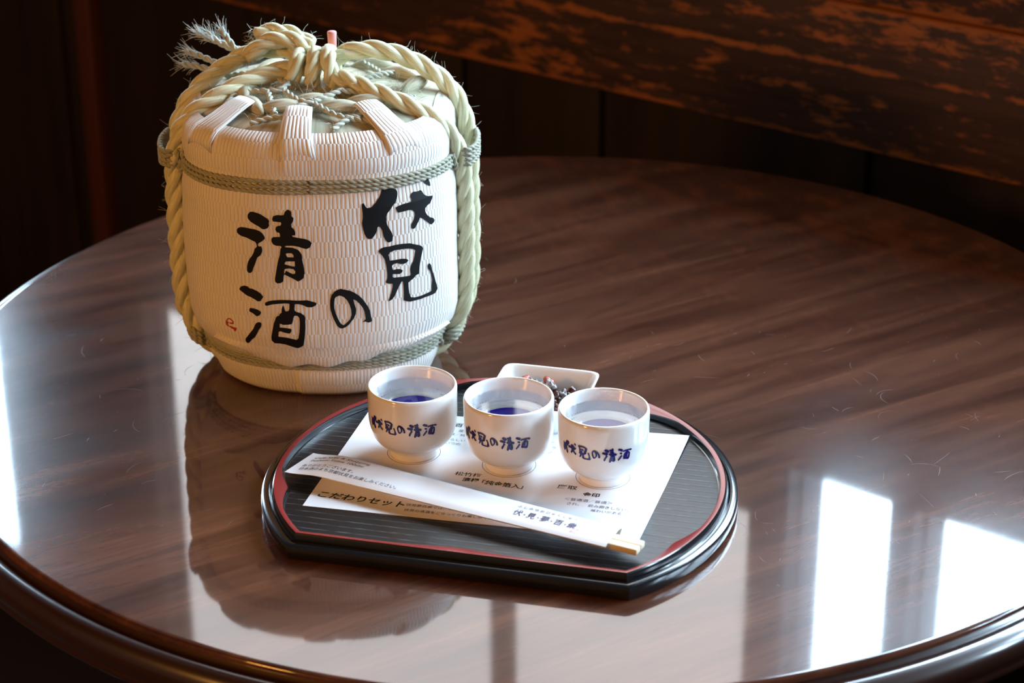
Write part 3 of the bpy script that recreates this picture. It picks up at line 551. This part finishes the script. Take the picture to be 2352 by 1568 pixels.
# frayed twine ends sticking up behind the left rope
fr = MB(); tw = MB()
for P, n in (([(-58, 26, 220), (-66, 27, 231), (-72, 27, 241)], 40), ([(-54, 30, 222), (-74, 32, 229), (-90, 32, 236)], 70), ([(-56, 32, 220), (-72, 33, 227), (-84, 34, 236)], 60), ([(-74, 24, 209), (-90, 25, 213), (-101, 24, 215.5)], 60), ([(-72, 26, 213), (-88, 28, 220), (-99, 28, 224)], 50)):
    Q = twisted(tw, mm3(P), .0026, 2, .012, 1, .0014, 6)
    d = (Q[-1] - Q[-4]).normalized()
    for _ in range(n):
        o = Vector((rnd.uniform(-1, 1), rnd.uniform(-1, 1), rnd.uniform(-1, 1))); fibre(fr, Q[-1] - d * rnd.uniform(0, .012) + o * .0022, d + o * rnd.uniform(.2, .8), rnd.uniform(.004, .011), .00022, .35)
tw.build('twine', M['frayed'], barrel); tag(fr.build('frayed_end', M['frayed'], barrel), kind='stuff')
b = MB(); lathe(b, [(.0028, .221), (.0031, .236), (.0034, .2425), (.0030, .2433)], 24, True, True)
o = b.build('plug', M['pink'], barrel); o.location = (.0095, .010, 0); o['label'] = 'pink wooden plug'
def flat_glyph(name):
    """triangles of a character in its flat (u, v) space; u = angle * 2000, v = height * 20000 on the barrel"""
    T = []
    for poly in GLYPHS[name]:
        loops = [[Vector((x, y, 0)) for x, y in L] for L in poly]; pts = [p for L in loops for p in L]
        T.append((pts, tessellate_polygon(loops)))
    return T
def glyph_bm(name):
    bm = bmesh.new()
    for pts, tris in flat_glyph(name):
        vs = [bm.verts.new(p) for p in pts]
        for t in tris:
            try: bm.faces.new([vs[i] for i in t])
            except ValueError: pass
    return bm
def slice_bm(bm, step, axis):
    lo = min(v.co[axis] for v in bm.verts); hi = max(v.co[axis] for v in bm.verts); k = math.floor(lo / step) + 1
    no = Vector((1, 0, 0)) if axis == 0 else Vector((0, 1, 0))
    while k * step < hi:
        bmesh.ops.bisect_plane(bm, geom=list(bm.verts) + list(bm.edges) + list(bm.faces), dist=1e-5, plane_co=no * (k * step), plane_no=no); k += 1
def add_bm(mb, bm, fn, flip=False):
    bm.verts.index_update(); vs = [fn(v.co) for v in bm.verts]
    mb.add(vs, [[v.index for v in f.verts] for f in bm.faces])
for name, lab in (('clear', 'black brush character on the left, upper'), ('wine', 'black brush character on the left, lower'), ('bow', 'black brush character on the right, upper'), ('see', 'black brush character on the right, lower'), ('particle', 'black brush kana character between the columns'), ('seal', 'small red gourd seal')):
    bm = glyph_bm(name); slice_bm(bm, 40, 0); slice_bm(bm, 60, 1); b = MB()
    add_bm(b, bm, lambda c: body_p(c.x / 2000, c.y / 20000, .0004)); bm.free()
    o = b.build('brush_character' if name != 'seal' else 'seal_mark', M['red_ink' if name == 'seal' else 'ink'], barrel); o['label'] = lab

# ------------------------------------------------------------------ the tray
TC = Vector((-.038, -.212, TZ)); RT = math.radians(-14)
tray = tag(empty('serving_tray', TC, RT), 'black lacquered half-moon tray with a red inner rim, holding the cups', 'tray')
TR_, TD = .156, .112
NA, NF = 168, 60
def outline(i, inset):
    """point i of the tray outline moved inwards"""
    R, D = TR_ - inset, TD - inset; h = math.sqrt(R * R - D * D); a0 = math.atan2(-D, h); sweep = 2 * PI - 2 * (PI / 2 + a0) if False else None
    aR = math.atan2(-D, h); aL = math.atan2(-D, -h) % (2 * PI)
    if i < NA:
        a = aR + (aL - aR) * i / NA; return Vector((R * math.cos(a), R * math.sin(a), 0)), a
    t = (i - NA) / NF; return Vector((-h + 2 * h * t, -D, 0)), None
def scallop(i):
    p, a = outline(i, .01)
    w = 0
    if a is not None:
        for c in (57, 123, 200, 334):
            d = abs((math.degrees(a) - c + 180) % 360 - 180) / 11
            if d < 1: w = max(w, (1 - d) ** 1.2)
    else:
        d = abs(p.x + .004) / .040
        if d < 1: w = max(w, (1 - d) ** 1.2)
    return w
NT_ = NA + NF
def tray_loft(rows, name, m, cap=None, sm=True):
    b = MB(); vs = []; fs = []
    for i in range(NT_):
        for r in rows:
            ins, z = r(i) if callable(r) else r
            p = outline(i, ins)[0]; vs.append((p.x, p.y, z))
    k = len(rows)
    for i in range(NT_):
        i2 = (i + 1) % NT_
        for j in range(k - 1): fs.append((i * k + j, i2 * k + j, i2 * k + j + 1, i * k + j + 1))
    if cap == 0: fs.append(tuple(i * k for i in reversed(range(NT_))))
    if cap == 1: fs.append(tuple(i * k + k - 1 for i in range(NT_)))
    b.add(vs, fs); return b.build(name, m, tray, sm, 35)
rin = lambda i: (.0117 + .0062 * scallop(i), .0150 - .0018 * scallop(i))
tray_loft([(.004, .0), (.0012, .0006), (.0002, .003), (0, .0085), (.0005, .0098), (.0016, .0104), (.0050, .0104), (.0060, .0094), (.0066, .0092), (.0072, .0098), (.0075, .0120), (.0078, .0145), (.0086, .0155)], 'outer_rim', M['lacquer'], 0)
tray_loft([(.0086, .0155), (.0096, .0155), rin], 'red_rim_band', M['red_lacquer'])['label'] = 'red lacquered inner rim with carved points'
tray_loft([rin, lambda i: (.0121 + .0062 * scallop(i), .0140 - .0018 * scallop(i)), lambda i: (.0124 + .0062 * scallop(i), .0102), lambda i: (.0132 + .0062 * scallop(i), .0100)], 'inner_wall', M['lacquer'])
tray_loft([lambda i: (.0120, .0098), lambda i: (.0125, .0100)], 'tray_floor', M['tray_floor'], 1, False)

# ------------------------------------------------------------------ writing helper
def text_bm(body, bold=0.0):
    c = bpy.data.curves.new('text', 'FONT'); c.body = body; c.size = 1; c.resolution_u = 3; c.offset = bold
    o = bpy.data.objects.new('text', c); COL.objects.link(o)
    dg = bpy.context.evaluated_depsgraph_get(); me = bpy.data.meshes.new_from_object(o.evaluated_get(dg))
    bm = bmesh.new(); bm.from_mesh(me); bpy.data.objects.remove(o); bpy.data.curves.remove(c); bpy.data.meshes.remove(me)
    return bm
def write(body, u, v, sx, sy, m, parent, surf, bold=0.0, slope=0.0, shear=0.0, width=None):
    """lines of print laid on a surface; (u, v) in mm is the left end of the middle line"""
    bm = text_bm(body, bold); cs, sn = math.cos(slope), math.sin(slope)
    if width: w = max(p.co.x for p in bm.verts); sx = width / w
    b = MB()
    def fn(c):
        x = c.x * sx + (c.y - .38) * sy * shear; y = (c.y - .38) * sy
        return surf(u + x * cs - y * sn, v + x * sn + y * cs)
    add_bm(b, bm, fn); bm.free()
    return b.build('printed_text', m, parent, False)

# ------------------------------------------------------------------ the menu sheet under the cups
sheet_root = tag(empty('menu_sheet', (-.1647, -.2429, TZ + .0100), math.radians(-12.4)), 'white printed menu sheet lying flat on the black tray under the cups', 'paper')
Q00, Q10, Q11, Q01 = (0, 0), (219, 0), (230.3, 144.5), (5, 145)
def sheet_xy(s, t): return tuple(((1 - s) * (1 - t) * Q00[k] + s * (1 - t) * Q10[k] + s * t * Q11[k] + (1 - s) * t * Q01[k]) / 1000 for k in (0, 1))
def curl(s, t): return .0022 * max(0, (s + t - 1.45) / .55) ** 2
b = MB(); vs = []; fs = []; NX, NY = 44, 30
for lay, dz in ((0, .0002), (1, .0004)):
    for i in range(NX + 1):
        for j in range(NY + 1):
            s, t = i / NX, j / NY; x, y = sheet_xy(s, t); vs.append((x, y, dz + curl(s, t)))
K = (NX + 1) * (NY + 1); ix = lambda l, i, j: l * K + i * (NY + 1) + j
for i in range(NX):
    for j in range(NY):
        fs.append((ix(1, i, j), ix(1, i + 1, j), ix(1, i + 1, j + 1), ix(1, i, j + 1))); fs.append((ix(0, i, j + 1), ix(0, i + 1, j + 1), ix(0, i + 1, j), ix(0, i, j)))
for i in range(NX): fs.append((ix(0, i, 0), ix(0, i + 1, 0), ix(1, i + 1, 0), ix(1, i, 0))); fs.append((ix(0, i + 1, NY), ix(0, i, NY), ix(1, i, NY), ix(1, i + 1, NY)))
for j in range(NY): fs.append((ix(0, 0, j + 1), ix(0, 0, j), ix(1, 0, j), ix(1, 0, j + 1))); fs.append((ix(0, NX, j), ix(0, NX, j + 1), ix(1, NX, j + 1), ix(1, NX, j)))
b.add(vs, fs); b.build('sheet', M['paper'], sheet_root, False)
flat = lambda u, v: (u / 1000, v / 1000, .00055)
W = lambda body, u, v, sx, sy, m='print', **k: write(body, u, v, sx, sy, M[m], sheet_root, flat, **k)
W('こだわりセット', 4.6, 17.2, 8.7, 8.6, bold=.022, slope=-.055, shear=.12)
W('伏見夢百衆では、京都', 65.0, 14.6, 3.5, 3.6)
W('伏見の清酒をごゆっくりお楽しみください', 65.4, 7.8, 3.45, 3.6)
W('松竹梅', 85.6, 62.6, 6.1, 5.6, bold=.008)
W('清櫻', 92.4, 55.6, 5.6, 5.4, bold=.02)
W('「純金箔入」', 102.2, 54.6, 5.9, 6.2, bold=.018, slope=-.05)
W('鷹取', 155.4, 58.7, 6.7, 5.8, bold=.008)
W('金印', 173.7, 51.7, 5.7, 5.6, bold=.022)
W('＜普通酒／普通＞', 163.0, 43.2, 4.0, 4.0, 'grey_print')
W('され、', 165.5, 37.6, 3.6, 4.0, 'grey_print')
W('飲み飽きしない、', 179.8, 37.2, 3.6, 4.0, 'grey_print', slope=-.03)
W('味わいがある。', 182.6, 31.4, 3.4, 3.8, 'grey_print', slope=-.03)
W('百の', 68.8, 131.4, 6.2, 5.8, bold=.012)
W('産地', 73.5, 123.4, 3.9, 4.0, 'grey_print'); W('醸／純', 68.5, 117.2, 3.8, 4.0, 'grey_print'); W('らしい', 70.6, 109.4, 3.7, 3.8, 'grey_print'); W('いつの', 68.6, 104.0, 3.7, 3.8, 'grey_print')
W('一', 138.0, 119.2, 4, 4, 'grey_print'); W('う', 140.6, 111.6, 4, 4, 'grey_print'); W('ノ', 139.4, 104.4, 4, 4, 'grey_print')
CUPS = [(-.0959, -.1697, 0), (-.0318, -.1886, -.11), (.0300, -.2060, .015)]
sm_inv = (Matrix.Translation((-.1647, -.2429, 0)) @ Matrix.Rotation(math.radians(-12.4), 4, 'Z')).inverted()
for (cx, cy, _) in CUPS:
    c = sm_inv @ Vector((cx, cy, 0)); b = MB(); vs = []; n = 72
    for k in range(n):
        a = 2 * PI * k / n
        for r in (.0177, .0180): vs.append((c.x + r * math.cos(a), c.y + r * math.sin(a), .0005))
    b.add(vs, [(2 * k, 2 * k + 1, 2 * ((k + 1) % n) + 1, 2 * ((k + 1) % n)) for k in range(n)]); b.build('printed_circle', M['print'], sheet_root, False)

# ------------------------------------------------------------------ sake cups
def make_cup():
    t = empty('sake_cup', (0, 0, 0))
    out = [(.0, .0016), (.0140, .0016), (.0146, .0003), (.0152, 0), (.0160, .0003), (.0163, .0014), (.0164, .0050), (.0170, .0063), (.0195, .0078), (.0230, .0105), (.0262, .0145), (.0283, .0195), (.0294, .0255), (.0298, .032), (.0299, .040), (.0300, .0475),
           (.0299, .0496), (.0294, .0509), (.0286, .0513), (.0279, .0507), (.0275, .0495), (.0273, .046), (.0271, .038), (.0267, .0315), (.0259, .0271), (.0244, .0232), (.0219, .0204), (.0180, .0186), (.012, .0180), (.006, .0178), (.0, .0178)]
    P = catmull([(r, 0, z) for r, z in out], .0009)
    b = MB(); lathe(b, [(max(p.x, .00001), p.z) for p in P], 96); b.build('cup_body', M['porcelain'], t)
    # blue rings fired into the bottom
    b = MB(); z = lambda r: .01345 + .0006 * (r / .012) ** 2 + .00012
    for r0, r1 in ((.0001, .0070), (.0105, .0198)):
        q = [(r0 + (r1 - r0) * k / 6) for k in range(7)]; zz = lambda r: (.0178 + .0002 * (r / .012) ** 2) if r < .012 else .0180 + (r - .012) * .12 + max(0, r - .0175) * .36
        lathe(b, [(r, zz(r) + .00025) for r in q], 72)
    b.build('blue_ring', M['cobalt_floor'], t)
    # the sake
    prof = [(.00001, .0177), (.0120, .0179), (.0181, .0185), (.0220, .0203), (.0245, .0231), (.0260, .0270), (.0268, .0315), (.0272, .038), (.0274, .0428), (.00001, .0428)]
    b = MB(); lathe(b, prof, 72); b.build('sake', M['sake'], t, True, 40)
    # blue brush writing round the side
    PL = [('bow', -1.075, -.681, 27.4, 36.4), ('see', -.63, -.338, 27.2, 36.2), ('particle', -.306, -.134, 28.8, 34.6), ('clear', -.082, .229, 26.2, 36.2), ('wine', .261, .586, 26.9, 35.4)]
    for name, f0, f1, z0, z1 in PL:
        bm = glyph_bm(name); xs = [v.co.x for v in bm.verts]; ys = [v.co.y for v in bm.verts]
        x0, x1, y0, y1 = min(xs), max(xs), min(ys), max(ys); slice_bm(bm, (x1 - x0) / 8, 0); slice_bm(bm, (y1 - y0) / 4, 1); b = MB()
        def fn(c):
            a = f0 + (c.x - x0) / (x1 - x0) * (f1 - f0); z = (z0 + (c.y - y0) / (y1 - y0) * (z1 - z0)) / 1000
            r = .02998 if z > .030 else .02994 - (.030 - z) * .04
            r += .00014; return (r * math.sin(a), -r * math.cos(a), z)
        for du, dv in ((0, 0), (.0085, 0), (-.0085, 0), (0, .00026), (0, -.00026)):
            def shifted(c, du=du, dv=dv):
                x, y, z = fn(c); a = math.atan2(x, -y) + du; r = math.hypot(x, y); return (r * math.sin(a), -r * math.cos(a), z + dv)
            add_bm(b, bm, shifted)
        bm.free(); b.build('brush_character', M['cobalt'], t)
    return t
cup = make_cup()
CL = ['white sake cup with blue brush writing, left one nearest the barrel', 'white sake cup with blue brush writing, in the middle of the three', 'white sake cup with blue brush writing, right one nearest the front']
for k, (cx, cy, a) in enumerate(CUPS):
    c = cup if k == 0 else copy_tree(cup)
    c.location = (cx, cy, TZ + .0105); c.rotation_euler = (0, 0, a); tag(c, CL[k], 'cup', 'sake cups on the tray')

# ------------------------------------------------------------------ chopsticks in their paper sleeve
SA = math.radians(-27.1)
sleeve = tag(empty('chopstick_sleeve', (-.17925, -.20836, TZ + .0158), SA), 'white printed paper chopstick sleeve lying across the tray rim', 'sleeve')
LS = .2320
def ws(u): return .0312 - .0072 * u / LS
def u_start(t): return .0030 * t
def ztop(u, v):
    t = v / ws(u); f = sstep((u - u_start(t)) / .028)
    e = math.sin(min(1, t / .22, max(0, 1 - t) / .22) * PI / 2)
    return .0008 + f * (.0030 + .0010 * t + .0013 * e)
def zbot(u, v):
    t = v / ws(u); e = math.sin(min(1, t / .2, max(0, 1 - t) / .2) * PI / 2); return (ztop(u, v) - .0003) * (1 - e) + .0001 * e
b = MB(); vs = []; fs = []; NU, NV = 60, 26
for fz_ in (ztop, zbot):
    for i in range(NU + 1):
        for j in range(NV + 1):
            t = j / NV; u0 = u_start(t); u = u0 + (LS - u0) * i / NU; v = ws(u) * t; vs.append((u, v, fz_(u, v)))
K = (NU + 1) * (NV + 1); ix = lambda l, i, j: l * K + i * (NV + 1) + j
for i in range(NU):
    for j in range(NV):
        fs.append((ix(0, i, j), ix(0, i + 1, j), ix(0, i + 1, j + 1), ix(0, i, j + 1))); fs.append((ix(1, i, j + 1), ix(1, i + 1, j + 1), ix(1, i + 1, j), ix(1, i, j)))
    fs.append((ix(1, i, 0), ix(1, i + 1, 0), ix(0, i + 1, 0), ix(0, i, 0))); fs.append((ix(1, i + 1, NV), ix(1, i, NV), ix(0, i, NV), ix(0, i + 1, NV)))
for j in range(NV): fs.append((ix(0, 0, j + 1), ix(0, 0, j), ix(1, 0, j), ix(1, 0, j + 1)))
b.add(vs, fs); b.build('paper_sleeve', M['paper'], sleeve, True, 30)
ssurf = lambda u, v: (u / 1000, v / 1000, ztop(u / 1000, v / 1000) + .00022)
V = lambda body, u, v, sx, sy, m='print', **k: write(body, u, v, sx, sy, M[m], sleeve, ssurf, **k)
V('Cafe.Sake & Shopping', 8.7, 24.2, 2.2, 3.3, slope=.02, shear=.35, width=42.5)
V('Fushimi Yume 100shu', 8.2, 20.1, 2.2, 3.3, slope=.02, shear=.35, width=40.0)
V('ありがとうございます。', 6.3, 12.2, 3.8, 4.2, slope=0)
V('日本酒のまち京都伏見をお楽しみください。', 6.8, 7.2, 3.84, 4.2, slope=-.012)
for k, ch in enumerate('ふしみゆめひゃくしゅう'): V(ch, 162.6 + k * 3.86, 18.9 + k * .06, 3.0, 3.2, 'violet_print')
for k, ch in enumerate('伏見夢百衆'):
    V(ch, 162.9 + k * 9.4, 11.6, 6.3, 7.0, 'violet_print', bold=.008)
    if k < 4: V('・', 168.7 + k * 9.4, 11.0, 4.4, 5.0, 'violet_print', bold=.02)
V('百衆', 204.8, 8.4, 2.6, 2.8, 'pink_print', bold=.02); V('夢印', 204.6, 5.2, 2.6, 2.8, 'pink_print', bold=.02)
chop = tag(empty('chopsticks', (-.17925, -.20836, TZ + .0158), SA), 'pair of pale wooden chopsticks, ends showing from the paper sleeve', 'chopsticks')
for k in range(2):
    b = MB(); v0 = .0036 + k * .0067; box(b, .030, .2510, v0, v0 + .0064, .0003, .0046, bev=.0009)
    b.build('stick', M['chop'], chop, True, 40)

# ------------------------------------------------------------------ the little square dish of nibbles
DA = math.radians(-14.4); DC = (-.0090, -.1245)
dish = tag(empty('square_dish', (DC[0], DC[1], TZ + .0104), DA), 'small square white dish of dried nibbles behind the cups', 'dish')
def sq(h, n, z, N=96):
    out = []
    for k in range(N):
        a = 2 * PI * k / N; c, s = math.cos(a), math.sin(a); q = (abs(c) ** n + abs(s) ** n) ** (-1 / n); out.append((h * c * q, h * s * q, z))
    return out
rows = [(.0150, 6, .0012), (.0165, 6, .0), (.0175, 6, .0), (.0185, 7, .0025), (.0225, 8, .0055), (.0280, 9, .0130), (.0328, 10, .0222), (.0343, 11, .0245), (.0345, 11, .0256), (.0337, 11, .0261), (.0326, 10, .0256), (.0310, 10, .0232), (.0262, 9, .0140), (.0212, 8, .0075), (.0175, 6, .0056), (.010, 5, .0050)]
b = MB(); vs = [p for h, n, z in rows for p in sq(h, n, z)]; N = 96; fs = []
for r in range(len(rows) - 1):
    for k in range(N): fs.append((r * N + k, r * N + (k + 1) % N, (r + 1) * N + (k + 1) % N, (r + 1) * N + k))
fs.append(tuple(reversed(range(N)))); fs.append(tuple((len(rows) - 1) * N + k for k in range(N)))
b.add(vs, fs); b.build('dish_body', M['porcelain'], dish, True, 60)
def nugget(sx, sy, sz, seed, wr):
    bm = bmesh.new(); bmesh.ops.create_icosphere(bm, subdivisions=3, radius=1); r = random.Random(seed)
    ks = [(Vector((r.uniform(-3, 3), r.uniform(-3, 3), r.uniform(-3, 3))), r.uniform(0, 6)) for _ in range(6)]
    for v in bm.verts:
        d = 1 + wr * sum(math.sin(k.dot(v.co) * 1.6 + p) for k, p in ks) / 3
        v.co = Vector((v.co.x * sx * d, v.co.y * sy * d, v.co.z * sz * d))
    me = bpy.data.meshes.new('nugget'); bm.to_mesh(me); bm.free(); me.polygons.foreach_set('use_smooth', [True] * len(me.polygons)); return me
protos = {'snack_grey': [nugget(.0040, .0031, .0027, s, .50) for s in range(4)], 'snack_brown': [nugget(.0044, .0034, .0029, s + 10, .26) for s in range(3)], 'snack_red': [nugget(.0048, .0030, .0022, 31, .2)]}
LAB = {'snack_grey': ('wrinkled grey-dusted nibble heaped in the square white dish', 'grey nibbles in the dish'), 'snack_brown': ('glossy red-brown nibble heaped in the square white dish', 'brown nibbles in the dish'), 'snack_red': ('', 'red nibbles in the dish')}
for k, ms in protos.items():
    for me in ms: me.materials.append(M[k])
r5 = random.Random(5); placed = []
rot = Matrix.Rotation(DA, 4, 'Z')
def snack(kind, x, y, z, lab=None):
    o = link('dried_snack', protos[kind][r5.randrange(len(protos[kind]))]); p = rot @ Vector((x, y, 0))
    o.location = (DC[0] + p.x, DC[1] + p.y, TZ + .0104 + z); o.rotation_euler = (r5.uniform(-.5, .5), r5.uniform(-.5, .5), r5.uniform(0, 6.28))
    tag(o, lab or LAB[kind][0], 'snack', LAB[kind][1])
spots = []
for z, n, rad in ((.0085, 11, .0180), (.0130, 13, .0200), (.0175, 13, .0185), (.0215, 11, .0150), (.0250, 5, .0080)):
    for q in range(n):
        for _ in range(200):
            x, y = r5.uniform(-rad, rad), r5.uniform(-rad, rad) + (.002 if z > .012 else 0)
            if all((x - a) ** 2 + (y - c) ** 2 + ((z - d) * 1.3) ** 2 > .0056 ** 2 for a, c, d in spots): break
        spots.append((x, y, z)); snack('snack_grey' if r5.random() < .55 else 'snack_brown', x, y, z)
snack('snack_red', -.0165, .0165, .0225, 'red nibble at the back left of the square white dish')
snack('snack_red', .0020, .0110, .0262, 'bright red nibble on top of the heap in the white dish')
